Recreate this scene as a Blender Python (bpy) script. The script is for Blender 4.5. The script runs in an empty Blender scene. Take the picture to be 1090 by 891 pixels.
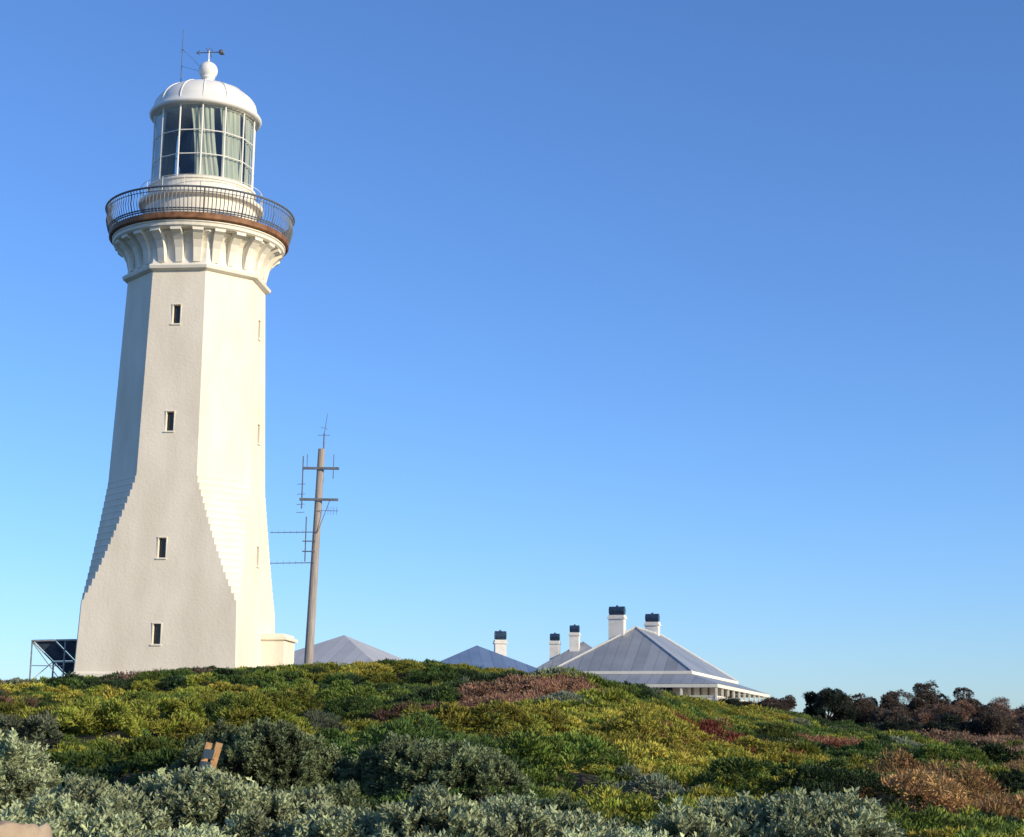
import bpy, math, random
import numpy as np
from mathutils import Vector, Matrix, Euler
random.seed(7); rng=np.random.default_rng(11)
S=bpy.context.scene; COL=S.collection
# ------------------------------------------------------------ materials
def newmat(name):
    m=bpy.data.materials.new(name); m.use_nodes=True
    nt=m.node_tree; return m,nt,nt.nodes['Principled BSDF']
def mat(name,c1,c2=None,rough=.7,scale=3,metal=0,bump=0,bscale=30,detail=6,spec=.3,stretch=None):
    m,nt,b=newmat(name)
    b.inputs['Roughness'].default_value=rough; b.inputs['Metallic'].default_value=metal
    b.inputs['Specular IOR Level'].default_value=spec
    tc=nt.nodes.new('ShaderNodeTexCoord'); src=tc.outputs['Object']
    if stretch:
        mp=nt.nodes.new('ShaderNodeMapping'); mp.inputs['Scale'].default_value=stretch
        nt.links.new(src,mp.inputs['Vector']); src=mp.outputs['Vector']
    if c2 is None: b.inputs['Base Color'].default_value=(*c1,1)
    else:
        n=nt.nodes.new('ShaderNodeTexNoise'); n.inputs['Scale'].default_value=scale; n.inputs['Detail'].default_value=detail
        nt.links.new(src,n.inputs['Vector'])
        r=nt.nodes.new('ShaderNodeValToRGB'); r.color_ramp.elements[0].color=(*c1,1); r.color_ramp.elements[1].color=(*c2,1)
        r.color_ramp.elements[0].position=.35; r.color_ramp.elements[1].position=.65
        nt.links.new(n.outputs['Fac'],r.inputs['Fac']); nt.links.new(r.outputs['Color'],b.inputs['Base Color'])
    if bump:
        n2=nt.nodes.new('ShaderNodeTexNoise'); n2.inputs['Scale'].default_value=bscale; n2.inputs['Detail'].default_value=4
        nt.links.new(tc.outputs['Object'],n2.inputs['Vector'])
        bp=nt.nodes.new('ShaderNodeBump'); bp.inputs['Strength'].default_value=bump; bp.inputs['Distance'].default_value=.03
        nt.links.new(n2.outputs['Fac'],bp.inputs['Height']); nt.links.new(bp.outputs['Normal'],b.inputs['Normal'])
    return m
M_paint=mat('white_render_paint',(.75,.67,.54),(.85,.775,.64),rough=.75,scale=.9,bump=.35,bscale=9,stretch=(1,1,.35))
M_trim=mat('white_trim_paint',(.76,.71,.60),(.83,.78,.67),rough=.6,scale=2)
M_dome=mat('dome_white_paint',(.76,.74,.68),(.81,.79,.74),rough=.4,scale=2)
M_iron=mat('dark_grey_iron',(.09,.11,.14),(.15,.165,.19),rough=.5,scale=6)
M_rust=mat('bronze_brown_paint',(.15,.065,.03),(.27,.13,.06),rough=.6,scale=3)
M_dark=mat('dark_window_glass',(.02,.025,.03),rough=.15,spec=.5)
M_wood=mat('weathered_pole_wood',(.27,.235,.22),(.38,.345,.32),rough=.85,scale=2,stretch=(8,8,.5))
M_metal=mat('galvanised_metal',(.25,.26,.27),(.35,.36,.37),rough=.45,metal=.4,scale=5)
M_curt=mat('lens_curtain_cloth',(.42,.45,.38),(.58,.58,.48),rough=.9,scale=1.5,stretch=(3,3,.4))
M_inner=mat('lantern_inner_grey',(.03,.05,.09),rough=.6)
M_bench=mat('bench_timber',(.34,.19,.08),(.46,.28,.13),rough=.6,scale=4,stretch=(6,6,6))
M_rock=mat('sandstone',(.30,.22,.15),(.46,.37,.27),rough=.9,scale=3,bump=.8,bscale=10)
M_bark=mat('bark',(.10,.075,.055),(.18,.14,.11),rough=.95,scale=8)
M_wall=mat('house_white_wall',(.68,.64,.57),(.78,.74,.67),rough=.8,scale=2)
M_shadew=mat('house_window',(.03,.04,.05),rough=.2)
M_cowl=mat('chimney_cowl_navy',(.02,.04,.075),(.035,.065,.115),rough=.4,scale=4)
M_solar=mat('solar_panel_back',(.05,.075,.12),(.09,.12,.17),rough=.3,scale=3)
def glassmat():
    m=bpy.data.materials.new('lantern_glass'); m.use_nodes=True; nt=m.node_tree; nt.nodes.clear()
    o=nt.nodes.new('ShaderNodeOutputMaterial'); mx=nt.nodes.new('ShaderNodeMixShader')
    t=nt.nodes.new('ShaderNodeBsdfTransparent'); t.inputs[0].default_value=(.84,.88,.85,1)
    g=nt.nodes.new('ShaderNodeBsdfGlossy'); g.inputs['Roughness'].default_value=.03
    f=nt.nodes.new('ShaderNodeLayerWeight'); f.inputs['Blend'].default_value=.5
    p=nt.nodes.new('ShaderNodeMath'); p.operation='POWER'; p.inputs[1].default_value=3.5
    a=nt.nodes.new('ShaderNodeMath'); a.operation='MULTIPLY_ADD'; a.inputs[1].default_value=.75; a.inputs[2].default_value=.07
    nt.links.new(f.outputs['Facing'],p.inputs[0]); nt.links.new(p.outputs[0],a.inputs[0])
    nt.links.new(a.outputs[0],mx.inputs[0]); nt.links.new(t.outputs[0],mx.inputs[1]); nt.links.new(g.outputs[0],mx.inputs[2])
    nt.links.new(mx.outputs[0],o.inputs[0]); return m
M_glass=glassmat()
def roofmat(name,c1,c2):
    m,nt,b=newmat(name); N=nt.nodes; L=nt.links
    b.inputs['Roughness'].default_value=.45; b.inputs['Metallic'].default_value=.15
    tc=N.new('ShaderNodeTexCoord'); sn=N.new('ShaderNodeSeparateXYZ'); sp=N.new('ShaderNodeSeparateXYZ')
    L.new(tc.outputs['Normal'],sn.inputs[0]); L.new(tc.outputs['Object'],sp.inputs[0])
    ax=N.new('ShaderNodeMath'); ax.operation='ABSOLUTE'; L.new(sn.outputs[0],ax.inputs[0])
    ay=N.new('ShaderNodeMath'); ay.operation='ABSOLUTE'; L.new(sn.outputs[1],ay.inputs[0])
    gt=N.new('ShaderNodeMath'); gt.operation='GREATER_THAN'; L.new(ax.outputs[0],gt.inputs[0]); L.new(ay.outputs[0],gt.inputs[1])
    mx=N.new('ShaderNodeMix'); L.new(gt.outputs[0],mx.inputs[0]); L.new(sp.outputs[0],mx.inputs[2]); L.new(sp.outputs[1],mx.inputs[3])
    d=N.new('ShaderNodeMath'); d.operation='MULTIPLY'; d.inputs[1].default_value=1.32; L.new(mx.outputs[0],d.inputs[0])
    fl=N.new('ShaderNodeMath'); fl.operation='FLOOR'; L.new(d.outputs[0],fl.inputs[0])
    fr=N.new('ShaderNodeMath'); fr.operation='FRACT'; L.new(d.outputs[0],fr.inputs[0])
    wn=N.new('ShaderNodeTexWhiteNoise'); wn.noise_dimensions='1D'; L.new(fl.outputs[0],wn.inputs['W'])
    seam=N.new('ShaderNodeMath'); seam.operation='LESS_THAN'; seam.inputs[1].default_value=.12; L.new(fr.outputs[0],seam.inputs[0])
    n=N.new('ShaderNodeTexNoise'); n.inputs['Scale'].default_value=.8; L.new(tc.outputs['Object'],n.inputs['Vector'])
    a=N.new('ShaderNodeMath'); a.operation='MULTIPLY_ADD'; a.inputs[1].default_value=.5; L.new(wn.outputs[0],a.inputs[0]); L.new(n.outputs['Fac'],a.inputs[2])
    s2=N.new('ShaderNodeMath'); s2.operation='MULTIPLY_ADD'; s2.inputs[1].default_value=-.45; L.new(seam.outputs[0],s2.inputs[0]); L.new(a.outputs[0],s2.inputs[2])
    r=N.new('ShaderNodeValToRGB'); r.color_ramp.elements[0].color=(*c1,1); r.color_ramp.elements[1].color=(*c2,1)
    r.color_ramp.elements[0].position=.2; r.color_ramp.elements[1].position=1.
    L.new(s2.outputs[0],r.inputs[0]); L.new(r.outputs[0],b.inputs['Base Color']); return m
M_roof=roofmat('corrugated_iron_roof',(.23,.25,.27),(.36,.38,.40))
M_roofb=roofmat('blue_grey_iron_roof',(.12,.19,.31),(.19,.27,.41))
M_roofl=roofmat('pale_iron_roof',(.46,.46,.44),(.60,.59,.56))

def leafmat(name,trans=.2):
    m,nt,b=newmat(name); N=nt.nodes; L=nt.links
    at=N.new('ShaderNodeAttribute'); at.attribute_type='INSTANCER'; at.attribute_name='tint'
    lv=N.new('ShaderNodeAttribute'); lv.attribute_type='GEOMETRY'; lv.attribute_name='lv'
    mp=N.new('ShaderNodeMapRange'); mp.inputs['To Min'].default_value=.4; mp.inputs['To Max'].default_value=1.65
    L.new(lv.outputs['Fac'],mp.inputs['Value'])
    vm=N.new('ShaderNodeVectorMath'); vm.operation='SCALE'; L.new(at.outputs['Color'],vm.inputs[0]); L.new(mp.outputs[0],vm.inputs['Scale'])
    L.new(vm.outputs[0],b.inputs['Base Color']); b.inputs['Roughness'].default_value=.6; b.inputs['Specular IOR Level'].default_value=.2
    t=N.new('ShaderNodeBsdfTranslucent'); L.new(vm.outputs[0],t.inputs['Color'])
    mx=N.new('ShaderNodeMixShader'); mx.inputs[0].default_value=trans
    out=N['Material Output']; L.new(b.outputs[0],mx.inputs[1]); L.new(t.outputs[0],mx.inputs[2]); L.new(mx.outputs[0],out.inputs[0])
    return m
M_leaf=leafmat('heath_leaf')
# ------------------------------------------------------------ mesh helpers
def link(o,parent=None):
    COL.objects.link(o)
    if parent is not None: o.parent=parent
    return o
def mesh(name,v,f,m=None,parent=None,smooth=False):
    me=bpy.data.meshes.new(name); me.from_pydata([tuple(a) for a in v],[],f); me.update()
    if m: me.materials.append(m)
    if smooth: me.polygons.foreach_set('use_smooth',[True]*len(me.polygons))
    return link(bpy.data.objects.new(name,me),parent)
def empty(name,loc,rz=0):
    o=bpy.data.objects.new(name,None); o.location=loc; o.rotation_euler=(0,0,rz); o.empty_display_size=.5; return link(o)
class MB:
    def __init__(s): s.v=[]; s.f=[]
    def add(s,v,f):
        k=len(s.v); s.v+= [tuple(a) for a in v]; s.f+=[tuple(i+k for i in q) for q in f]
    def box(s,c,d,M=None):
        x,y,z=d[0]/2,d[1]/2,d[2]/2
        v=[Vector((a*x,b*y,e*z)) for a in(-1,1) for b in(-1,1) for e in(-1,1)]
        if M is not None: v=[M@p for p in v]
        v=[p+Vector(c) for p in v]
        s.add(v,[(0,1,3,2),(4,6,7,5),(0,4,5,1),(2,3,7,6),(0,2,6,4),(1,5,7,3)])
    def cyl(s,a,b,r0,r1=None,n=8,cap=True):
        a=Vector(a);b=Vector(b); r1=r0 if r1 is None else r1
        q=(b-a).to_track_quat('Z','Y'); v=[]
        for p,r in((a,r0),(b,r1)):
            for i in range(n):
                t=2*math.pi*i/n; v.append(p+q@Vector((r*math.cos(t),r*math.sin(t),0)))
        f=[(i,(i+1)%n,n+(i+1)%n,n+i) for i in range(n)]
        if cap: f+=[tuple(range(n))[::-1],tuple(range(n,2*n))]
        s.add(v,f)
    def lathe(s,prof,n=48,c=(0,0,0)):
        v=[];f=[]
        for r,z in prof:
            for i in range(n):
                t=2*math.pi*i/n; v.append((c[0]+r*math.cos(t),c[1]+r*math.sin(t),c[2]+z))
        for k in range(len(prof)-1):
            for i in range(n): f.append((k*n+i,k*n+(i+1)%n,(k+1)*n+(i+1)%n,(k+1)*n+i))
        s.add(v,f)
    def obj(s,name,m,parent=None,smooth=False): return mesh(name,s.v,s.f,m,parent,smooth)
# ------------------------------------------------------------ terrain
ctrl=[(-20.4,66,2.0),(-16.6,66,2.05),(-12.9,66,2.6),(-9.1,66,2.55),(-4,62,2.75),(0,60,1.95),(3,62,1.8),(-28,66,1.8),(-45,66,1.2),
(-15,74,2.2),(-22,76,2.0),(-9,80,2.0),(-30,95,1.2),(-10,110,1.6),(5,110,1.3),(20,125,.9),(0,130,1.4),(-45,130,0),(50,130,-3),
(6.1,75,2.3),(8.5,75,1.85),(11.5,80,1.55),(16,85,1.2),(22,85,.7),(28,90,.4),(45,85,-1),(40,60,-1.8),
(-.1,45,1.45),(1.65,45,1.55),(3.3,44,.9),(4.9,43,.15),(2.4,38,.75),(2.6,32,.05),(3.0,26,-.70),(3.3,18,-1.2),
(5.4,38,-.4),(4.6,30,-1.05),(5.8,50,.25),(6.3,45,-.2),(8.5,45,-.6),(11.6,45,-.65),(7.7,30,-1.25),(8,24,-1.35),(14.9,65,.2),(18,60,-.1),(20,45,-1),(16,30,-1.6),(9,62,.6),
(-11.7,38,-.3),(-16,52,.65),(-9.4,48,.4),(-7.6,55,1.25),(-4,36,-.4),(-3,41,-.1),(-.7,36,.1),(-1.5,28,-.45),(-2.8,48,.9),(.9,28,-.4),(-5.9,30,-.4),
(-20,38,-.4),(-35,45,0),(-14,24,-.9),(-6,20,-.85),(0,20,-.9),(-8,14,-1.3),(0,13,-1.45),(5,13,-1.5),(12,15,-1.7),
(-5,5,-1.55),(5,5,-1.65),(0,0,-1.65),(-20,0,-1.8),(20,0,-2),(-45,10,-2),(45,10,-4),(0,-30,-2.5),(-45,-30,-4),(50,-30,-6)]
C=np.array(ctrl,float)
def U(r2): return np.where(r2>1e-9,.5*r2*np.log(np.maximum(r2,1e-9)),0)
n=len(C); K=U(((C[:,None,:2]-C[None,:,:2])**2).sum(-1))+np.eye(n)*.6
P=np.c_[np.ones(n),C[:,:2]]; A=np.block([[K,P],[P.T,np.zeros((3,3))]])
W=np.linalg.solve(A,np.r_[C[:,2],0,0,0])
def tps(x,y):
    out=W[n]+W[n+1]*x+W[n+2]*y
    for i in range(n): out=out+W[i]*U((x-C[i,0])**2+(y-C[i,1])**2)
    return out
def h2(i,j,s=0):
    a=np.sin(i*127.1+j*311.7+s*74.7)*43758.5453; return a-np.floor(a)
def vnoise(x,y,s=0):
    i=np.floor(x);j=np.floor(y);u=x-i;v=y-j;u=u*u*(3-2*u);v=v*v*(3-2*v)
    return (h2(i,j,s)*(1-u)+h2(i+1,j,s)*u)*(1-v)+(h2(i,j+1,s)*(1-u)+h2(i+1,j+1,s)*u)*v
def fbm(x,y,s=0): return (vnoise(x,y,s)+.5*vnoise(2*x,2*y,s+1)+.25*vnoise(4*x,4*y,s+2))/1.75
R=.25; X0,X1,Y0,Y1=-50,55,-30,136
gx=np.arange(X0,X1+R,R); gy=np.arange(Y0,Y1+R,R); GX,GY=np.meshgrid(gx,gy,indexing='ij')
base=tps(GX,GY)-.32+.7*(fbm(GX/4,GY/4,3)-.5)*np.clip((66-GY)/20,.15,1)
canopy=np.zeros_like(base); tintg=np.zeros(base.shape+(3,)); tintg[:]=(.05,.07,.025)
ZN=((.2,41.3,2.1,3.0,(.21,.12,.075),1.3),(-1.7,39.5,1.6,2.4,(.16,.09,.060),1.2),(5.2,35.5,.9,2.6,(.28,.08,.05),1.),(6.4,33,1.0,2.4,(.22,.11,.055),.7),
        (17.5,60,4,9,(.20,.125,.08),.85),(7.2,24,3.2,5,(.26,.155,.065),.8),(13.5,42,4,6,(.21,.14,.06),.4),(-13,62,3.5,1.8,(.14,.09,.065),.9),(-20,57,2.5,3,(.14,.09,.06),.8),
        (9.5,50,1.1,3.5,(.22,.10,.06),.45),(2.9,31,.6,3.5,(.24,.14,.05),.5),(-9,44,2,2,(.13,.08,.05),.5),(-15,47,2,2.5,(.13,.08,.05),.5))
def pick_tint(x,y):
    for cx,cy,rx,ry,c,p in ZN:
        d=((x-cx)/rx)**2+((y-cy)/ry)**2
        if d<1 and random.random()<p*(1.3-d): return np.array(c)*random.uniform(.65,1.3)
    k=float(fbm(np.array(x/5.),np.array(y/5.),9))+random.uniform(-.2,.2)
    if x>.3 and y<60 and x<5.5: k+=.18  # yellow-green heath on the spur, its sunlit brightness put into the tint
    elif x>=5.5 and y<60: k+=.06
    if x<-1 and 30<y<50: k-=.09  # valley left of the spur: its shade is put into darker greens
    if y>=52 and x<0: k+=.02
    if x>14 and y>60: k-=.06
    if k<.36: c=(.028,.048,.018)
    elif k<.46: c=(.055,.092,.022)
    elif k<.56: c=(.105,.145,.027)
    elif k<.72: c=(.185,.20,.032)
    else: c=(.25,.225,.038)
    if random.random()<.05: c=(.14,.16,.10)
    return np.array(c)*random.uniform(.75,1.2)
def stamp(x,y,r,hh,c3):
    i0=int((x-r-X0)/R);i1=int((x+r-X0)/R)+2;j0=int((y-r-Y0)/R);j1=int((y+r-Y0)/R)+2
    gx_=GX[i0:i1,j0:j1];gy_=GY[i0:i1,j0:j1]
    d=((gx_-x)**2+(gy_-y)**2)/r**2
    hgt=hh*np.sqrt(np.clip(1-d,0,1)); c=canopy[i0:i1,j0:j1]; mk=hgt>c
    c[mk]=hgt[mk]; tintg[i0:i1,j0:j1][mk]=c3
for _ in range(20000):
    y=random.uniform(9,100); hw=.46*y+8
    x=random.uniform(-hw,hw)
    if not(X0+2<x<X1-2): continue
    if y>78 and random.random()<.5: continue
    if (x+14.7)**2+(y-74)**2<5.2**2: continue
    r=random.choice((.35,.5,.5,.7,.7,1.0,1.3))*random.uniform(.8,1.2)
    hh=min(.62,r*random.uniform(.3,.8))
    if y>60: hh*=.7
    stamp(x,y,r,hh,pick_tint(x,y))
for _ in range(1400):
    y=random.uniform(20,61); x=random.uniform(-.42*y-5,.42*y+5)
    if not(X0+2<x<X1-2) or (abs(x-1)<3.2 and 34<y<50): continue
    if vnoise(np.array(x/5.),np.array(y/5.),21)<.42: continue
    r=random.uniform(.5,1.4); hh=r*random.uniform(.55,.95)
    if y>50: hh*=.5
    if x>3: hh*=.75
    c=pick_tint(x,y)*(random.choice((.55,.75,1,1.1)))
    stamp(x,y,r,hh,c)
    for q in range(4):
        t=random.uniform(0,6.28); stamp(x+r*.6*math.cos(t),y+r*.6*math.sin(t),r*.5,hh*random.uniform(.6,1.15),c*random.uniform(.8,1.2))
canopy*= .8+.5*vnoise(GX*1.7,GY*1.7,31)
H=base+canopy
gradx=np.gradient(H,R,axis=0); grady=np.gradient(H,R,axis=1)
def samp(G,x,y):
    u=np.clip((x-X0)/R,0,len(gx)-1.001); v=np.clip((y-Y0)/R,0,len(gy)-1.001); i=u.astype(int); j=v.astype(int); u=u-i; v=v-j
    return G[i,j]*(1-u)*(1-v)+G[i+1,j]*u*(1-v)+G[i,j+1]*(1-u)*v+G[i+1,j+1]*u*v
def zat(x,y): return float(samp(base,np.array([float(x)]),np.array([float(y)]))[0])
# terrain sheet
ax=np.concatenate([-np.geomspace(900,54,14),np.arange(-50,55.01,.4),np.geomspace(59,900,14)])
ay=np.concatenate([-np.geomspace(900,34,14),np.arange(-30,8,1.),np.arange(8,100,.4),np.arange(100,136,1.),np.geomspace(140,1000,14)])
TX,TY=np.meshgrid(ax,ay,indexing='ij')
TZ=samp(base+canopy*.75,TX.ravel(),TY.ravel()).reshape(TX.shape)-.10
out=np.maximum(np.maximum(X0-TX,TX-X1),np.maximum(Y0-TY,TY-Y1)); out=np.maximum(out,0)
TZ=TZ-28*(1-np.exp(-out/45.))
na,nbm=TX.shape
V=np.stack([TX,TY,TZ],-1).reshape(-1,3)
idx=np.arange(na*nbm).reshape(na,nbm)
F=np.stack([idx[:-1,:-1],idx[1:,:-1],idx[1:,1:],idx[:-1,1:]],-1).reshape(-1,4)
me=bpy.data.meshes.new('headland_ground'); me.vertices.add(len(V)); me.vertices.foreach_set('co',V.ravel())
me.loops.add(F.size); me.loops.foreach_set('vertex_index',F.ravel()); me.polygons.add(len(F))
me.polygons.foreach_set('loop_start',np.arange(0,F.size,4)); me.polygons.foreach_set('loop_total',np.full(len(F),4)); me.update(calc_edges=True); me.validate()
M_soil=mat('heath_soil',(.03,.036,.015),(.07,.06,.033),rough=.95,scale=3,bump=1,bscale=12)
me.materials.append(M_soil); link(bpy.data.objects.new('headland_ground',me))
sb=MB(); sb.lathe([(9000,0),(3000,0),(800,0),(200,0),(.1,0)],n=64,c=(0,0,-24))
M_sea=mat('sea_water',(.01,.05,.09),(.015,.065,.11),rough=.12,scale=.02,bump=.4,bscale=.6,spec=.5); sb.obj('sea',M_sea)
# ------------------------------------------------------------ foliage prototypes
def proto(name,fn,m=M_leaf):
    v,f,lv=fn(); me=bpy.data.meshes.new(name); me.from_pydata(v,[],f); me.update(); me.materials.append(m)
    a=me.attributes.new('lv','FLOAT','POINT'); a.data.foreach_set('value',lv)
    return bpy.data.objects.new(name,me)
def leaf(v,f,lv,p,d,ln,w,val):
    d=Vector(d).normalized(); s=d.cross(Vector((random.uniform(-1,1),random.uniform(-1,1),random.uniform(-1,1))))
    if s.length<1e-3: return
    s.normalize(); nrm=d.cross(s); k=len(v); p=Vector(p)
    v+= [tuple(p),tuple(p+d*ln*.5+s*w*.5+nrm*ln*.06),tuple(p+d*ln-nrm*ln*.08),tuple(p+d*ln*.5-s*w*.5+nrm*ln*.06)]
    f.append((k,k+1,k+2,k+3)); lv+=[val]*4
def heath_clump(nl=85,ll=.26,lw=.12,flat=.6):
    def fn():
        v=[];f=[];lv=[]
        for _ in range(nl):
            t=random.uniform(0,2*math.pi); ph=math.acos(random.uniform(0.0,1)); r=.5*random.uniform(.35,1)**.6
            d=Vector((math.sin(ph)*math.cos(t),math.sin(ph)*math.sin(t),math.cos(ph)))
            p=Vector((d.x*r,d.y*r,d.z*r*flat-.08)); dd=d+Vector([random.uniform(-.7,.7) for _ in range(3)])+Vector((0,0,.3))
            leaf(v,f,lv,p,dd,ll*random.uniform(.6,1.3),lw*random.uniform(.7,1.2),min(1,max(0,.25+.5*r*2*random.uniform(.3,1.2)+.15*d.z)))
        return v,f,lv
    return fn
def rosemary_tuft():
    v=[];f=[];lv=[]
    for s in range(6):
        t=random.uniform(0,2*math.pi); sp=random.uniform(0,.75); d=Vector((sp*math.cos(t),sp*math.sin(t),1)).normalized(); L=random.uniform(.55,1.)
        b=Vector((random.uniform(-.15,.15),random.uniform(-.15,.15),-.3))
        for k in range(16):
            q=k/16; p=b+d*L*q; a=k*2.4; o=Vector((math.cos(a),math.sin(a),.45+.7*q))
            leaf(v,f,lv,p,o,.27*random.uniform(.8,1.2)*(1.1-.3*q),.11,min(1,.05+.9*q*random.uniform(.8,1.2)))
    return v,f,lv
def twig_clump():
    v=[];f=[];lv=[]
    for s in range(46):
        t=random.uniform(0,2*math.pi); ph=math.acos(random.uniform(0,1)); d=Vector((math.sin(ph)*math.cos(t),math.sin(ph)*math.sin(t),math.cos(ph)))
        leaf(v,f,lv,d*random.uniform(0,.25),d+Vector([random.uniform(-.5,.5) for _ in range(3)]),random.uniform(.3,.7),.04,random.uniform(.1,.9))
    for s in range(30):
        d=Vector([random.uniform(-1,1),random.uniform(-1,1),random.uniform(-.1,1)]); leaf(v,f,lv,d*.4,d,.12,.08,random.uniform(.2,1))
    return v,f,lv
def spike_clump():
    v=[];f=[];lv=[]
    for s in range(60):
        t=random.uniform(0,2*math.pi); sp=random.uniform(.1,1.1); leaf(v,f,lv,(random.uniform(-.2,.2),random.uniform(-.2,.2),-.1),(sp*math.cos(t),sp*math.sin(t),1),random.uniform(.4,.8),.04,random.uniform(.1,1))
    return v,f,lv
def collection(name,objs):
    c=bpy.data.collections.new(name)
    for o in objs: c.objects.link(o)
    return c
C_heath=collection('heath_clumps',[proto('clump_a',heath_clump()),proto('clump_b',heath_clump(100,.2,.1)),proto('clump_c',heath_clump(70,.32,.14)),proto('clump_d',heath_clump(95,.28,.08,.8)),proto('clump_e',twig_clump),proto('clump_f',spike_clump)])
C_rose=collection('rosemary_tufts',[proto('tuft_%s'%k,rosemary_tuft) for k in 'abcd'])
def gn(collection_):
    g=bpy.data.node_groups.new('scatter_'+collection_.name,'GeometryNodeTree')
    g.interface.new_socket('Geometry',in_out='INPUT',socket_type='NodeSocketGeometry'); g.interface.new_socket('Geometry',in_out='OUTPUT',socket_type='NodeSocketGeometry')
    N=g.nodes; L=g.links; i=N.new('NodeGroupInput'); o=N.new('NodeGroupOutput')
    ci=N.new('GeometryNodeCollectionInfo'); ci.inputs['Collection'].default_value=collection_; ci.inputs['Separate Children'].default_value=True; ci.inputs['Reset Children'].default_value=True
    ip=N.new('GeometryNodeInstanceOnPoints'); ip.inputs['Pick Instance'].default_value=True
    def attr(nm,ty):
        a=N.new('GeometryNodeInputNamedAttribute'); a.data_type=ty; a.inputs['Name'].default_value=nm
        return [s for s in a.outputs if s.enabled and s.name=='Attribute'][0]
    e=N.new('FunctionNodeEulerToRotation')
    L.new(attr('rot','FLOAT_VECTOR'),e.inputs[0]); L.new(e.outputs[0],ip.inputs['Rotation'])
    L.new(attr('scl','FLOAT'),ip.inputs['Scale']); L.new(attr('vid','INT'),ip.inputs['Instance Index'])
    L.new(i.outputs[0],ip.inputs['Points']); L.new(ci.outputs[0],ip.inputs['Instance']); L.new(ip.outputs[0],o.inputs[0]); return g
G_heath=gn(C_heath); G_rose=gn(C_rose)
def scatter(name,pts,nrm,scl,vid,tint,group,parent=None):
    N_=len(pts); me=bpy.data.meshes.new(name); me.vertices.add(N_); me.vertices.foreach_set('co',np.asarray(pts,float).ravel())
    nrm=nrm/np.linalg.norm(nrm,axis=1,keepdims=True); c=rng.uniform(0,2*np.pi,N_)
    mx=nrm[:,0]*np.cos(c)+nrm[:,1]*np.sin(c); my=-nrm[:,0]*np.sin(c)+nrm[:,1]*np.cos(c)
    rot=np.stack([np.arcsin(np.clip(-my,-1,1)),np.arctan2(mx,nrm[:,2]),c],-1)
    a=me.attributes.new('rot','FLOAT_VECTOR','POINT'); a.data.foreach_set('vector',rot.ravel())
    a=me.attributes.new('scl','FLOAT','POINT'); a.data.foreach_set('value',np.asarray(scl,float))
    a=me.attributes.new('vid','INT','POINT'); a.data.foreach_set('value',np.asarray(vid,int))
    t=np.c_[tint,np.ones(N_)]; a=me.attributes.new('tint','FLOAT_COLOR','POINT'); a.data.foreach_set('color',t.ravel())
    me.update(); o=bpy.data.objects.new(name,me); link(o,parent); md=o.modifiers.new('scatter','NODES'); md.node_group=group; return o
def heath_pts(ylo,yhi,dens,smin,smax):
    hwm=.42*yhi+6; area=(yhi-ylo)*2*hwm; k=int(area*dens)
    x=rng.uniform(-hwm,hwm,k); y=rng.uniform(ylo,yhi,k); m=(np.abs(x)<.42*y+6)&((x+14.7)**2+(y-74)**2>4.9**2)&(x>X0+1)&(x<X1-1)
    x=x[m];y=y[m]; s=rng.uniform(smin,smax,len(x)); return x,y,s
parts=[heath_pts(9,26,24,.17,.32),heath_pts(26,44,24,.20,.38),heath_pts(44,70,14,.26,.48),heath_pts(70,98,4,.35,.6)]
x=np.concatenate([p[0] for p in parts]);y=np.concatenate([p[1] for p in parts]);s=np.concatenate([p[2] for p in parts])
z=samp(H,x,y); nx=-samp(gradx,x,y); ny=-samp(grady,x,y)
z=z-np.where(rng.random(len(x))<.3,rng.uniform(0,.18,len(x)),0)
can=samp(canopy,x,y)
ii=np.clip(((x-X0)/R+.5).astype(int),0,len(gx)-1); jj=np.clip(((y-Y0)/R+.5).astype(int),0,len(gy)-1)
tint=tintg[ii,jj]*rng.uniform(.75,1.25,(len(x),1))*rng.uniform(.93,1.07,(len(x),3))
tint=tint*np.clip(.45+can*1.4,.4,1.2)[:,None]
red=tint[:,0]>tint[:,1]*1.3
vid=rng.integers(0,4,len(x)); vid[red]=np.where(rng.random(red.sum())<.7,4,vid[red]); s[red]*=1.25; sp=rng.random(len(x))<.05; vid[sp]=5
nr=np.stack([nx*.7,ny*.7,np.ones_like(nx)],-1)
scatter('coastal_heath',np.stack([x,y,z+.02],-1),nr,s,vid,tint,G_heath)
# shrubs
def lobed_points(cx,cy,z0,rx,ry,h,nl,dens):
    lobes=[(0,0,.0,1.)]
    for k in range(nl):
        t=random.uniform(0,2*math.pi); q=random.uniform(.35,.85); lobes.append((q*math.cos(t),q*math.sin(t),random.uniform(-.25,.2),random.uniform(.3,.5)))
    P_=[];Nn=[];D=[]
    for (lx,ly,lz,lr) in lobes:
        k=int(dens*rx*ry*lr*lr*7)
        v=rng.normal(size=(k,3)); v/=np.linalg.norm(v,axis=1,keepdims=True); v[:,2]=np.abs(v[:,2])*1.0-.15
        rr=rng.choice([1.,.97,.93,.8],size=(k,1))*rng.uniform(.92,1.06,(k,1))
        c=np.array([cx+lx*rx,cy+ly*ry,z0+h*(.45+lz*.6 if lr<1 else .24)])
        p=c+v*np.array([rx*lr,ry*lr,h*(.68 if lr==1 else .60*lr+.16)])*rr
        P_.append(p);Nn.append(v);D.append(rr[:,0])
    P_=np.concatenate(P_);Nn=np.concatenate(Nn);D=np.concatenate(D); return P_,Nn,D
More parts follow.
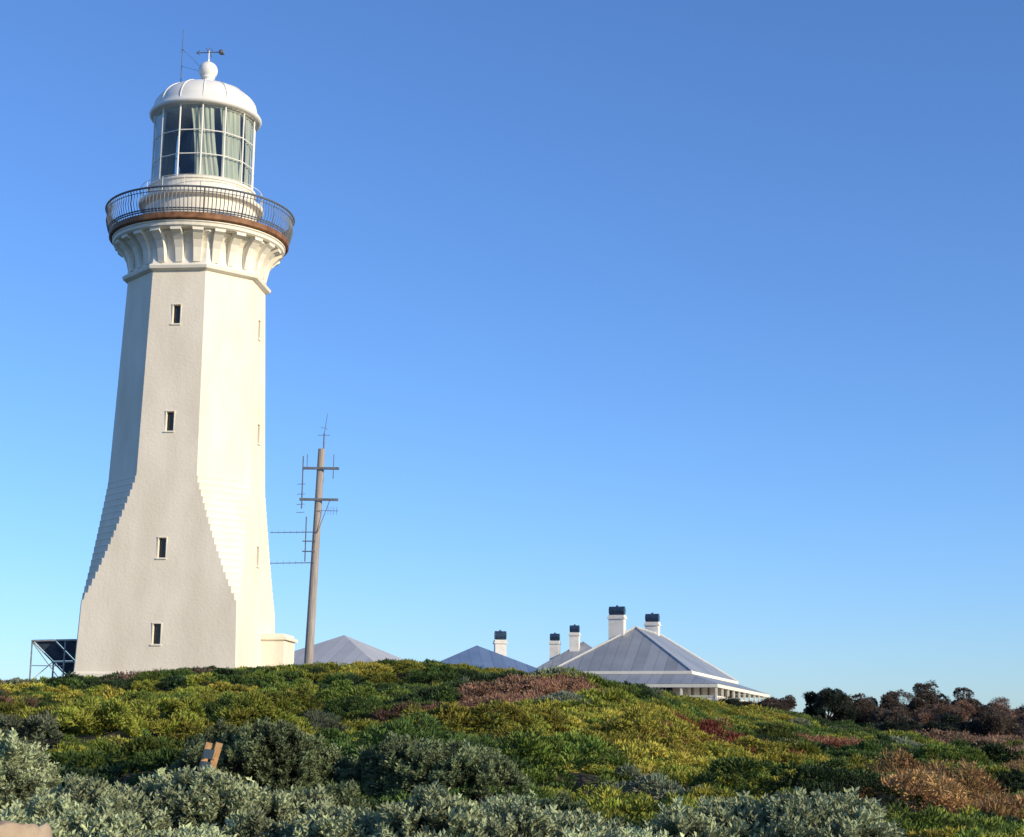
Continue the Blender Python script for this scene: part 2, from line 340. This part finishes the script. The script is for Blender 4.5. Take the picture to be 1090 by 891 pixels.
def rosemary(cx,cy,top,rx,ry=None,tintc=(.15,.19,.125),sc=.20,name='coastal_rosemary_shrub'):
    ry=ry or rx; z0=zat(cx,cy); h=max(top-z0,.4)
    e=MB()
    for k in range(7):
        t=k*.9+random.random(); e.cyl((cx,cy,z0-.1),(cx+math.cos(t)*rx*.6,cy+math.sin(t)*ry*.6,z0+h*random.uniform(.4,.7)),.035,.01,6)
    par=e.obj(name,M_bark)
    P_,Nn,D=lobed_points(cx,cy,z0,rx,ry,h,11,115)
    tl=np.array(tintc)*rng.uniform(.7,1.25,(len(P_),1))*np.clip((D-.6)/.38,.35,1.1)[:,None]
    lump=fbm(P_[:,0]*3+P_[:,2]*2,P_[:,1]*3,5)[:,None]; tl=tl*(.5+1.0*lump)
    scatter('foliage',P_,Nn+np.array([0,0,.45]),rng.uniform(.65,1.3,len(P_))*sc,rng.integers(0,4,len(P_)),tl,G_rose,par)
for a in [(-3.0,14,-.14,1.05),(-3.0,20,.26,1.0),(-5.15,16,.24,.75),(-.75,20,.18,1.0),(-1.25,13,-.34,1.0),(.45,14,-.42,.9),(1.95,14,-.31,1.05),
          (-3.6,12.3,-.42,.85),(-2.2,11.6,-.48,.8),(-.45,12,-.50,.75),(1.1,12.2,-.52,.75),(-1.9,17,-.40,.6),(-4.3,17.4,-.4,.45),(.35,17,-.5,.6),(-6.6,19,.0,1.0),(2.6,12.6,-.66,.5),(-3.9,11,-.60,.6),(-2.3,15.2,-.30,.7)]:
    g=(.25,.28,.155)
    if a[1]>=17: g=(.13,.16,.075)
    q=random.uniform(.75,1.2); g=tuple(c*q for c in g)
    rosemary(*a,tintc=g)
# coastal scrub trees
def tree(name,cx,cy,top,rx,tintc,twig=.2,dens=60,sc=.38,lean=.4):
    z0=zat(cx,cy); h=max(top-z0,.5); e=MB(); root=Vector((cx,cy,z0-.2)); fork=Vector((cx-lean*.3,cy,z0+h*.25)); e.cyl(root,fork,.12,.09,8)
    tips=[]
    for k in range(8):
        t=k*.8+random.random()*.5; q=random.uniform(.35,.95); m_=fork+Vector((math.cos(t)*rx*q*.5,math.sin(t)*rx*q*.5,h*.2)); tp=Vector((cx+math.cos(t)*rx*q,cy+math.sin(t)*rx*q,z0+h*random.uniform(.4,.95)))
        e.cyl(fork,m_,.07,.045,6); e.cyl(m_,tp,.045,.012,6); tips+=[tp,(m_+tp)/2+Vector((0,0,.1))]
    tips.append(Vector((cx,cy,z0+h*.9)))
    par=e.obj(name,M_bark)
    P_=[];Nn=[]
    for tp in tips:
        k=int(dens*.38); v=rng.normal(size=(k,3)); v/=np.linalg.norm(v,axis=1,keepdims=True); r=rng.uniform(.3,1,(k,1))*rx*.31*random.uniform(.6,1.25)
        P_.append(np.array(tp)+v*r*np.array([1.15,1.15,.75])); Nn.append(v)
    P_=np.concatenate(P_);Nn=np.concatenate(Nn); P_[:,2]=np.minimum(P_[:,2],top+.35)
    tl=np.array(tintc)*rng.uniform(.6,1.35,(len(P_),1)); vid=rng.integers(0,4,len(P_)); vid[rng.random(len(P_))<twig]=4
    scatter('foliage',P_,Nn+np.array([0,0,.4]),rng.uniform(.6,1.2,len(P_))*sc,vid,tl,G_heath,par)
DK=(.030,.040,.028); BR=(.21,.13,.088); DB=(.095,.072,.055)
for a in [(14.6,76,2.35,1.3,DK),(16.3,77,2.2,1.5,DB),(18.4,78,2.45,1.5,DB),(20,79,2.95,1.3,DB),(21.6,79,2.75,1.4,DB),(23,78,2.2,1.4,BR),(22.6,71,1.6,1.8,BR),(25,78,1.7,1.7,BR),(26.5,80,1.9,1.5,DK),(21.5,66,1.0,1.7,BR),(12.6,80,2.15,1.1,DB),(28.5,78,1.5,2,BR),(18.4,70,1.2,1.3,DK),(15.5,68,.9,1.1,DK),(20.3,70,1.4,1.4,DB),(31,82,1.7,2.2,DK),(23.5,64,.7,1.7,BR),(19.5,58,.45,1.6,BR),(16.9,73,1.5,1.2,DB),(19.3,74,1.8,1.4,BR),(10.9,81,2.05,1.0,DK),(17.8,54,.1,1.5,BR),(17.2,50,-.1,1.4,BR),(24.3,76,2.2,1.3,DB),(16.2,47,-.3,1.2,BR),(20.6,62,.7,1.4,DB)]:
    tree('dead_coastal_tree' if a[4] is BR else 'windswept_coastal_tree',*a,twig=.75 if a[4] is BR else .25)
# ------------------------------------------------------------ lighthouse
TXc,TYc=-14.72,74.
LH=empty('lighthouse',(TXc,TYc,0),math.radians(-5.3))
def ring(a,w,z):
    v=[]
    for k in range(4):
        t=math.radians(90*k); c,s_=math.cos(t),math.sin(t)
        for q in(-w,w): v.append((a*c-q*s_,a*s_+q*c,z))
    return v
zb,zsq,zoc,ztop=.8,5.9,11.3,20.7
def ap(z): return 3.55+(2.93-3.55)*(z-2.7)/(ztop-2.7)
T=math.tan(math.radians(22.5)); rings=[]
rings+=[(zb,ap(zb)+.12,.985*(ap(zb)+.12)),(2.75,ap(2.75)+.10,.985*(ap(2.75)+.10)),(2.85,ap(2.85),.985*ap(2.85)),(zsq,ap(zsq),.985*ap(zsq))]
NS=18
for i in range(NS):
    z0=zsq+(zoc-zsq)*i/NS; z1=zsq+(zoc-zsq)*(i+1)/NS
    q0=(i/NS)**.85; q1=((i+1)/NS)**.85; f0=.985+(T-.985)*(q0*.55+q1*.45); f1=.985+(T-.985)*(q1*.85+q0*.15)+.010
    rings.append((z0+.001,ap(z0),f0*ap(z0))); rings.append((z1-.06,ap(z1-.06),f1*ap(z1))); rings.append((z1,ap(z1),(f1+.006)*ap(z1)))
rings.append((zoc+.02,ap(zoc),T*ap(zoc))); rings.append((ztop,ap(ztop),T*ap(ztop)))
v=[];f=[]
for z_,a_,w_ in rings: v+=ring(a_,w_,z_)
for k in range(len(rings)-1):
    for i in range(8): f.append((k*8+i,k*8+(i+1)%8,(k+1)*8+(i+1)%8,(k+1)*8+i))
f.append(tuple(range(8))[::-1]); f.append(tuple(range((len(rings)-1)*8,len(rings)*8)))
shaft=mesh('tower_shaft',v,f,M_paint,LH)
cut=MB(); fr=MB(); gl=MB(); wz=[4.45,8.15,13.75,18.65]
for k in range(4):
    t=math.radians(90*k); Mr=Matrix.Rotation(t,3,'Z')
    for zz in wz:
        a_=ap(zz)
        if k==0 and zz<5: continue
        cut.box(Mr@Vector((a_,0,zz)),(.7,.34,.86),Mr)
        gl.box(Mr@Vector((a_-.26,0,zz)),(.04,.36,.88),Mr)
        for s_ in(-1,1): fr.box(Mr@Vector((a_+.002,s_*.19,zz)),(.03,.035,.92),Mr)
        fr.box(Mr@Vector((a_+.002,0,zz+.455)),(.035,.42,.04),Mr); fr.box(Mr@Vector((a_+.02,0,zz-.48)),(.09,.46,.05),Mr)
co=cut.obj('cutter',None,None); co.parent=LH
bpy.context.view_layer.update()
md=shaft.modifiers.new('b','BOOLEAN'); md.object=co; md.solver='EXACT'
dg=bpy.context.evaluated_depsgraph_get(); nm=bpy.data.meshes.new_from_object(shaft.evaluated_get(dg)); shaft.modifiers.clear(); shaft.data=nm
bpy.data.objects.remove(co)
fr.obj('window_frames',M_trim,LH); gl.obj('window_glass',M_dark,LH)
pb=MB(); pb.box((3.75,1.9,2.7),(1.55,2.2,3.6)); pb.box((3.8,1.9,4.56),(1.70,2.4,.14)); pb.box((3.75,1.9,4.7),(1.5,2.1,.14)); pb.obj('entry_porch',M_paint,LH)
def octloft(mb,prof):
    v=[];f=[]
    for a_,z_ in prof: v+=ring(a_,a_*T,z_)
    for k in range(len(prof)-1):
        for i in range(8): f.append((k*8+i,k*8+(i+1)%8,(k+1)*8+(i+1)%8,(k+1)*8+i))
    mb.add(v,f)
def zm(z): return 20.7+(z-21.3)*(22.75-20.7)/(23.57-21.3)
def rm_(r): return r-.2
oc=MB(); octloft(oc,[(rm_(a),zm(b)) for a,b in [(3.05,21.25),(3.2,21.28),(3.34,21.36),(3.38,21.5),(3.30,21.6),(3.18,21.64),(3.14,21.9),(3.16,22.4),(3.25,22.75),(3.42,23.0),(3.62,23.14),(3.62,23.3)]])
oc.obj('neck_moulding',M_trim,LH)
br=MB()
def bracket(ang,ro):
    pr=[(ro-.02,21.72),(ro+.10,21.72),(ro+.16,22.0),(ro+.24,22.4),(ro+.40,22.75),(ro+.64,23.02),(3.84,23.12),(3.84,23.26),(ro-.02,23.26)]
    wd=.16; c,s_=math.cos(ang),math.sin(ang); v=[]
    for q in(-1,1):
        for i_,(r,z_) in enumerate(pr):
            wq=wd*(1+.5*max(0,(z_-22.2)/1.0))*q
            v.append((r*c-wq*s_,r*s_+wq*c,zm(z_)))
    n_=len(pr); f=[tuple(range(n_))[::-1],tuple(range(n_,2*n_))]+[(i_,(i_+1)%n_,n_+(i_+1)%n_,n_+i_) for i_ in range(n_)]
    br.add(v,f)
for k in range(24):
    a_=math.radians(15*k+0); m_=(math.degrees(a_)+22.5)%45-22.5; ro=2.94/math.cos(math.radians(m_)); bracket(a_,ro)
br.obj('gallery_brackets',M_trim,LH)
cn=MB(); cn.lathe([(3.1,zm(23.24)),(3.84,zm(23.25)),(3.93,zm(23.32)),(3.95,zm(23.46)),(4.0,zm(23.5)),(4.0,zm(23.56)),(3.1,zm(23.56))],64); cn.obj('cornice',M_trim,LH,False)
D0=22.76
dk=MB(); dk.lathe([(3.0,D0),(4.08,D0),(4.14,D0+.05),(4.14,D0+.28),(4.08,D0+.32),(2.3,D0+.33)],72); dk.obj('gallery_deck',M_rust,LH)
ra=MB()
def ringtube(mb,r,z_,t=.03,n=96):
    for i in range(n):
        a0=2*math.pi*i/n;a1=2*math.pi*(i+1)/n; mb.cyl((r*math.cos(a0),r*math.sin(a0),z_),(r*math.cos(a1),r*math.sin(a1),z_),t,t,6,False)
ringtube(ra,4.34,D0+1.42,.048); ringtube(ra,4.16,D0+.47,.034); ringtube(ra,4.14,D0+.38,.03); ringtube(ra,4.3,D0+1.24,.018)
for i in range(150):
    a_=2*math.pi*i/150; c,s_=math.cos(a_),math.sin(a_); pr=[(4.12,D0+.28),(4.22,D0+.54),(4.3,D0+.85),(4.26,D0+1.15),(4.34,D0+1.42)]
    t_=.02 if i%10 else .036
    for k in range(4): ra.cyl((pr[k][0]*c,pr[k][0]*s_,pr[k][1]),(pr[k+1][0]*c,pr[k+1][0]*s_,pr[k+1][1]),t_,t_,4,False)
ra.obj('gallery_railing',M_iron,LH)
lr=MB(); lr.lathe([(2.75,D0+.3),(2.75,D0+.48),(2.62,D0+.53),(2.58,24.3),(2.66,24.36),(2.86,24.42),(2.9,24.5),(2.9,24.58),(2.5,24.62),(2.46,24.64),(2.46,25.2),(2.52,25.24),(2.52,25.34),(2.3,25.36),(2.3,25.3),(0.01,25.3)],64); lr.obj('lantern_room_base',M_trim,LH,False)
hr=MB(); ringtube(hr,2.84,25.25,.014,64)
for i in range(16):
    a_=2*math.pi*i/16; hr.cyl((2.84*math.cos(a_),2.84*math.sin(a_),24.6),(2.84*math.cos(a_),2.84*math.sin(a_),25.25),.012,.012,5,False)
hr.obj('lantern_handrail',M_trim,LH)
NP=14; GB,GT=25.36,28.85
gm=MB(); gm.lathe([(2.36,GB),(2.36,GT)],NP); gm.obj('lantern_glazing',M_glass,LH)
ab=MB()
for i in range(NP):
    a_=2*math.pi*i/NP; b_=2*math.pi*(i+1)/NP; p=Vector((2.37*math.cos(a_),2.37*math.sin(a_),0)); q=Vector((2.37*math.cos(b_),2.37*math.sin(b_),0))
    ab.cyl(p+Vector((0,0,GB-.05)),p+Vector((0,0,GT+.05)),.038,.038,6,False)
    for zz in(GB+1.1,GB+2.25): ab.cyl(p+Vector((0,0,zz)),q+Vector((0,0,zz)),.028,.028,6,False)
ab.obj('glazing_bars',M_dome,LH)
# hung curtains: separate sheets with V-shaped openings between them (angles in the tower's local frame)
cu=MB(); zs=[GB+.02+(GT-GB-.04)*i/8 for i in range(9)]
sheets=[(-165,-136,-168,-128),(-84,-53,-92,-64),(-52,-15,-57,-26),(-14,24,-19,26),(26,60,26,62),(62,100,62,100),(100,140,100,140),(142,193,142,190)]
for (b0,b1,t0,t1) in sheets:
    m_=30
    def pt(u,zi):
        q=zi/8; a0=b0+(t0-b0)*q; a1=b1+(t1-b1)*q
        wst=math.sin(q*math.pi)*2.0*min(1,(a1-a0)/30); a=math.radians(a0+wst+(a1-a0-2*wst)*u)
        r=2.2+(.028*math.sin(u*30+q)+.010*math.sin(u*55))*min(1,(a1-a0)/30)-.04*math.sin(q*math.pi)*(1-abs(2*u-1))
        return (r*math.cos(a),r*math.sin(a),zs[zi])
    for i in range(m_):
        for zi in range(8): cu.add([pt(i/m_,zi),pt((i+1)/m_,zi),pt((i+1)/m_,zi+1),pt(i/m_,zi+1)],[(0,1,2,3)])
cu.obj('lens_curtains',M_curt,LH,True)
ic=MB(); ic.lathe([(.01,25.31),(1.1,25.31),(1.1,26.0),(.9,26.1),(1.15,26.6),(1.2,27.4),(1.1,28.0),(.8,28.5),(.01,28.8)],24); ic.obj('lens_and_pedestal',M_inner,LH)
dm=MB(); E0=28.78; prof=[(.01,E0),(2.3,E0),(2.3,E0+.06),(2.5,E0+.08),(2.6,E0+.14),(2.64,E0+.24),(2.58,E0+.34),(2.46,E0+.40)]
for i in range(1,13):
    t=math.radians(90*i/13); prof.append((.42+2.02*math.cos(t),E0+.42+1.42*math.sin(t)))
A0=E0+1.9
prof+=[(.42,A0),(.44,A0+.08),(.32,A0+.14),(.25,A0+.22),(.25,A0+.34),(.34,A0+.37),(.34,A0+.42)]
for i in range(0,11):
    t=math.radians(-55+ (145)*i/10); prof.append((.46*math.cos(t) if i<10 else .06,A0+.78+.44*math.sin(t)))
prof+=[(.05,A0+1.36),(.03,A0+1.38),(.03,A0+1.8)]
dm.lathe(prof,56); dm.obj('dome_roof',M_dome,LH,True)
rb=MB()
for i in range(NP):
    a_=2*math.pi*i/NP; pv=None
    for j in range(0,13):
        t=math.radians(90*j/13); r=.43+2.02*math.cos(t); p=Vector((r*math.cos(a_),r*math.sin(a_),E0+.43+1.42*math.sin(t)))
        if pv is not None: rb.cyl(pv,p,.02,.02,5,False)
        pv=p
rb.obj('dome_ribs',M_dome,LH)
vn=MB(); z_=32.4
vn.cyl((0,0,31.9),(0,0,32.65),.03,.02,6); vn.cyl((-.62,0,z_),(.6,0,z_),.025,.025,6); vn.cyl((0,-.5,z_),(0,.5,z_),.02,.02,6)
for sx,sy in((.6,0),(.6,.12)):
    vn.lathe([(.01,0),(.13,.05),(.11,.19),(.01,.22)],8,(sx,sy,z_-.1))
vn.cyl((.2,0,z_),(.1,0,z_+.25),.02,.02,6); vn.cyl((-.62,0,z_),(-.45,0,z_+.12),.02,.02,5); vn.cyl((-.62,0,z_),(-.45,0,z_-.1),.02,.02,5)
vn.obj('weather_vane',M_iron,LH)
an=MB(); an.cyl((-1.5,.6,29.6),(-1.5,.6,33.9),.03,.014,6); an.cyl((-1.5,.6,32.0),(-.3,.2,31.5),.008,.008,4); an.cyl((-1.5,.6,32.9),(-.3,.2,31.6),.008,.008,4)
an.cyl((-1.5,.6,29.6),(-1.5,.6,30.2),.06,.05,6)
for dx in(-.12,.12): an.cyl((-1.5+dx,.6,32.7),(-1.5,.6,32.9),.01,.01,4)
an.obj('whip_antenna',M_iron,LH)
# ------------------------------------------------------------ radio mast
RM=empty('radio_mast',(-9.75,80,0)); rm=MB(); zg=zat(-9.75,80)-.5
rm.cyl((0,0,zg),(.36,0,14.2),.23,.17,14); rm.obj('timber_pole',M_wood,RM)
aa=MB()
def px_(z): return .36*(z-2.2)/12.2
aa.cyl((px_(14.4)+.1,0,12.5),(px_(14.4)+.1,0,15.0),.05,.03,6); aa.cyl((.46,0,14.9),(.60,0,16.0),.02,.012,5); aa.cyl((.15,0,14.9),(.75,0,14.9),.015,.015,5)
aa.cyl((.30,0,15.3),(.66,0,15.2),.012,.012,5)
for zz,l in((13.2,.9),(11.65,.95)):
    aa.box((px_(zz)+.05,-.22,zz),(2*l,.1,.12))
aa.cyl((-.5,-.22,11.2),(-.5,-.22,13.8),.035,.03,6); aa.cyl((-.3,-.22,13.2),(-.3,-.22,13.9),.02,.02,5); aa.cyl((1.0,-.22,12.7),(1.0,-.22,13.9),.025,.02,5)
for zz in(11.0,11.4,11.9,12.4): aa.cyl((-.75,-.22,zz),(-.35,-.22,zz+.02),.015,.015,5)
aa.cyl((.3,-.22,10.0),(.9,-.22,11.7),.02,.02,5)
for k in range(4): aa.cyl((.8+.14*k,-.22,10.9),(.8+.14*k,-.22,11.3),.01,.01,4)
aa.cyl((.3,-.22,11.1),(1.3,-.22,11.1),.014,.014,4)
aa.cyl((-.25,-.2,8.6),(-.25,-.2,10.8),.03,.03,6)
for zz in(8.55,10.05):
    aa.cyl((px_(zz),-.2,zz),(-2.0,-.2,zz-.05),.026,.018,5)
    for k in range(6): aa.cyl((-1.9+.3*k,-.2,zz-.10),(-1.9+.3*k,-.2,zz+.10),.006,.006,4)
for zz in(9.1,9.6): aa.cyl((px_(zz),-.2,zz),(-.4,-.2,zz),.03,.03,5)
aa.obj('antennas',M_iron,RM)
# ------------------------------------------------------------ houses
def hip(mb,w,l,ze,zr):
    a,b=w/2,l/2; ins=min(a,b)
    rp=[(0,-(b-ins),zr),(0,(b-ins),zr)]
    if abs(l-w)<.05: rp=[(0,-.02,zr),(0,.02,zr)]
    v=[(-a,-b,ze),(a,-b,ze),(a,b,ze),(-a,b,ze)]+rp
    f=[(0,1,4),(1,2,5,4),(2,3,5),(3,0,4,5)]
    mb.add(v,f)
def chimney(name,par,x,y,z0,z1,w=.9,d=.7):
    c=MB(); c.box((x,y,(z0+z1)/2-.15),(w,d,z1-z0-.3)); c.box((x,y,z1-.24),(w+.16,d+.16,.12)); c.box((x,y,z1-.10),(w+.06,d+.06,.14)); c.obj(name,M_wall,par)
    k=MB()
    k.cyl((x-w*.5,y,z1+.30),(x+w*.5,y,z1+.30),.30,.30,14); k.box((x,y,z1+.03),(w*.6,d*.6,.10)); k.cyl((x,y,z1+.5),(x,y,z1+.68),.10,.08,8)
    k.obj(name+'_cowl',M_cowl,par)
def house(name,x,y,rz,w,l,zg,ze,zr,ver=1.8,vdrop=.55,roof=M_roof,chims=()):
    E=empty(name,(x,y,0),math.radians(rz)); wl=MB(); wl.box((0,0,(zg+ze)/2-.05),(w-.1,l-.1,ze-zg-.1)); wl.obj('walls',M_wall,E)
    r=MB(); hip(r,w+.5,l+.5,ze,zr); r.obj('roof',roof,E)
    if abs(l-w)>.05:
        rd=MB(); a,b=(w+.5)/2,(l+.5)/2; ins=min(a,b)
        A0,A1=(0,-(b-ins),zr+.03),(0,(b-ins),zr+.03)
        rd.cyl(A0,A1,.08,.08,8)
        for sx in(-1,1):
            for sy in(-1,1): rd.cyl((sx*a,sy*b,ze+.03),A0 if sy<0 else A1,.07,.07,6)
        rd.obj('ridge_capping',M_roofl,E)
    if ver:
        a,b=(w+.3)/2,(l+.3)/2; A,B=a+ver,b+ver; z1=ze-.15; z0=z1-vdrop
        vr=MB(); vr.add([(-a,-b,z1),(a,-b,z1),(a,b,z1),(-a,b,z1),(-A,-B,z0),(A,-B,z0),(A,B,z0),(-A,B,z0)],[(4,5,1,0),(5,6,2,1),(6,7,3,2),(7,4,0,3)]); vr.obj('verandah_roof',roof,E)
        fa=MB()
        for yy in(-B,B): fa.box((0,yy,z0-.13),(2*A,.06,.22))
        for xx in(-A,A): fa.box((xx,0,z0-.13),(.06,2*B-.1,.22))
        X_,Y_,hz=a+.12,b+.12,ze-.08
        for yy in(-Y_,Y_): fa.box((0,yy,hz),(2*X_,.05,.20))
        for xx in(-X_,X_): fa.box((xx,0,hz),(.05,2*Y_-.1,.20))
        npy=int(2*B/2.2); npx=int(2*A/2.2)
        for i in range(npy+1):
            for xx in(-A+.1,A-.1): fa.box((xx,-B+.1+(2*B-.2)*i/npy,(zg+z0)/2),(.13,.13,z0-zg-.2))
        for i in range(1,npx):
            for yy in(-B+.1,B-.1): fa.box((-A+.1+(2*A-.2)*i/npx,yy,(zg+z0)/2),(.13,.13,z0-zg-.2))
        for xx in(-A+.1,A-.1):
            fa.box((xx,0,zg+1.3),(.05,2*B-.2,.07))
            for i in range(int(2*B/.22)): fa.box((xx,-B+.2+i*.22,zg+.75),(.05,.08,1.05))
        for yy in(-B+.1,B-.1): fa.box((0,yy,zg+1.3),(2*A-.2,.05,.07)); fa.box((0,yy,zg+.7),(2*A-.2,.03,1.0))
        fa.obj('verandah_fascia_posts_and_balustrade',M_trim,E)
        fb=MB(); fb.box((0,0,zg-.35),(2*A+.1,2*B+.1,.9)); fb.obj('foundation',M_wall,E)
    wd=MB(); wf=MB()
    nwn=max(2,int(l/3))
    for i in range(nwn):
        yy=-l/2+l*(i+.5)/nwn
        for sx in(-1,1):
            wd.box((sx*(w/2-.03),yy,zg+1.75),(.06,.85,1.5)); wf.box((sx*(w/2-.02),yy,zg+2.56),(.1,1.05,.1)); wf.box((sx*(w/2-.02),yy,zg+.95),(.12,1.05,.1)); wf.box((sx*(w/2),yy,zg+1.75),(.07,.05,1.5))
    for i in range(3):
        xx=-w/2+w*(i+.5)/3
        for sy in(-1,1):
            tall=2.1 if i==1 else 1.5; zc=zg+(1.35 if i==1 else 1.75)
            wd.box((xx,sy*(l/2-.03),zc),(.9,.06,tall)); wf.box((xx,sy*(l/2-.02),zg+2.56),(1.1,.1,.1)); wf.box((xx,sy*l/2,zc),(.05,.07,tall))
    wd.obj('windows_and_doors',M_shadew,E); wf.obj('window_trim',M_trim,E)
    for i,(cx,cy,z0,z1,w_) in enumerate(chims): chimney('chimney_%d'%(i+1),E,cx,cy,z0,z1,w_)
    return E
house('keepers_quarters_house',10.2,121.3,-17.3,9.4,18,1.9,4.9,8.2,2.2,.75,M_roof,[(-1.2,-4.9,6.5,9.05,1.1),(-.3,2.6,7,9.1,1.0)])
house('assistant_keepers_house',6.3,142,-10,9,9.01,2.2,5.4,8.7,0,.6,M_roof,[(-2.3,-1,6,8.7,.8),(-.6,-1,7,9.4,.8)])
house('blue_roof_cottage',-2.3,116,8,9,9.0,1.6,4.6,6.75,0,.5,M_roofb,[(1.7,.3,5,7.2,.8)])
house('pale_roof_store',-9.6,96,-20,8.6,8.6,1.5,3.9,6.1,0,.5,M_roofl)
# ------------------------------------------------------------ solar panel rack
SP=empty('solar_panel_rack',(0,0,0)); pm=MB(); fm=MB()
A_=Vector((-20.6,71.5,4.2)); u_=Vector((2.75,.35,.10)); d_=Vector((1.5,1.6,-1.75))
nn=u_.cross(d_).normalized()
for i in range(3):
    for j in range(2):
        o=A_+u_*(i/3+.01)+d_*(j/2+.01); uu=u_*(.313); dd=d_*(.48)
        pm.add([o,o+uu,o+uu+dd,o+dd,o+nn*.04,o+uu+nn*.04,o+uu+dd+nn*.04,o+dd+nn*.04],[(0,1,2,3),(7,6,5,4),(0,4,5,1),(1,5,6,2),(2,6,7,3),(3,7,4,0)])
pm.obj('panels',M_solar,SP)
for k in (0,.33,.66,1): fm.cyl(A_+u_*k-nn*.06,A_+u_*k+d_-nn*.06,.035,.035,5)
for k in (0,.5,1): fm.cyl(A_+d_*k-nn*.08,A_+u_+d_*k-nn*.08,.04,.04,5)
g=1.2
for k in (0,.5,1):
    p=A_+u_*k; q=p+d_; fm.cyl((p.x,p.y,g),p,.035,.035,6); m_=(p+q)/2; fm.cyl((m_.x,m_.y,g),m_,.04,.04,6); fm.cyl((p.x,p.y,2.4),m_,.02,.02,5)
fm.cyl((A_.x,A_.y,3.1),(A_.x+u_.x*.5,A_.y,3.1),.02,.02,5); fm.cyl((A_.x,A_.y,4.1),(A_.x+u_.x*.5,A_.y,2.4),.02,.02,5)
fm.obj('steel_frame',M_metal,SP)
# ------------------------------------------------------------ bench
bx,by=-3.54,18.0
BN=empty('timber_bench',(bx,by,-1.00),math.radians(-75)); bb=MB()
for s_ in(-.6,.6):
    bb.box((s_,0.22,.22),(.06,.06,.46)); bb.box((s_,-.22,.22),(.06,.06,.46)); bb.box((s_,0,.40),(.05,.5,.06))
    bb.box((s_,.30,.68),(.07,.07,.62),Matrix.Rotation(math.radians(-14),3,'X'))
for k in range(5): bb.box((0,-.2+k*.105,.45),(1.3,.085,.03))
for k in range(3): bb.box((0,.27+k*.03,.60+k*.13),(1.3,.03,.10),Matrix.Rotation(math.radians(-14),3,'X'))
bb.obj('bench_frame_and_slats',M_bench,BN)
# ------------------------------------------------------------ rock
import bmesh
bm=bmesh.new(); bmesh.ops.create_icosphere(bm,subdivisions=5,radius=1)
from mathutils import noise
for v_ in bm.verts:
    p=v_.co.copy(); q=p*.9; k=1+.22*noise.noise(q*1.6+Vector((3,1,2)))+.07*noise.noise(q*6)+.03*noise.noise(q*14)
    p=Vector((max(-.75,min(.8,p.x)),p.y,max(-1,min(.62,p.z))))*k; v_.co=Vector((p.x*.42,p.y*.4,p.z*.62))
me=bpy.data.meshes.new('sandstone_boulder'); bm.to_mesh(me); me.materials.append(M_rock); me.polygons.foreach_set('use_smooth',[True]*len(me.polygons))
o=bpy.data.objects.new('sandstone_boulder',me); o.location=(-2.80,9.0,-.84); link(o)
# ------------------------------------------------------------ light + camera
SUN_AZ=122.; EL=18.
W_=bpy.data.worlds.new('World'); S.world=W_; W_.use_nodes=True; nt=W_.node_tree
sky=nt.nodes.new('ShaderNodeTexSky'); sky.sky_type='NISHITA'; sky.sun_disc=False; sky.sun_elevation=math.radians(EL); sky.sun_rotation=math.radians(SUN_AZ)
sky.air_density=1.0; sky.dust_density=0.3; sky.ozone_density=5.2; sky.altitude=0
wb=nt.nodes.new('ShaderNodeVectorMath'); wb.operation='MULTIPLY'; wb.inputs[1].default_value=(1.0,1.13,1.38)
bg=nt.nodes['Background']; bg.inputs['Strength'].default_value=.15; nt.links.new(sky.outputs[0],wb.inputs[0]); nt.links.new(wb.outputs[0],bg.inputs[0])
sd=bpy.data.lights.new('sun','SUN'); sd.energy=5.0; sd.angle=math.radians(.5); sd.color=(1,.84,.57)
so=bpy.data.objects.new('sun',sd); link(so); so.location=(60,-40,40)
az=math.radians(SUN_AZ); e_=math.radians(EL); d=Vector((math.sin(az)*math.cos(e_),math.cos(az)*math.cos(e_),math.sin(e_)))
so.rotation_euler=d.to_track_quat('Z','Y').to_euler()
cd=bpy.data.cameras.new('camera'); cd.lens=36*1750/1090; cd.clip_end=20000; cd.clip_start=.1
co=bpy.data.objects.new('camera',cd); link(co); S.camera=co
co.matrix_world=Matrix.Rotation(math.radians(90+11.2),4,'X')@Matrix.Rotation(math.radians(.6),4,'Z')
S.view_settings.view_transform='Standard'; S.view_settings.look='None'; S.view_settings.exposure=0
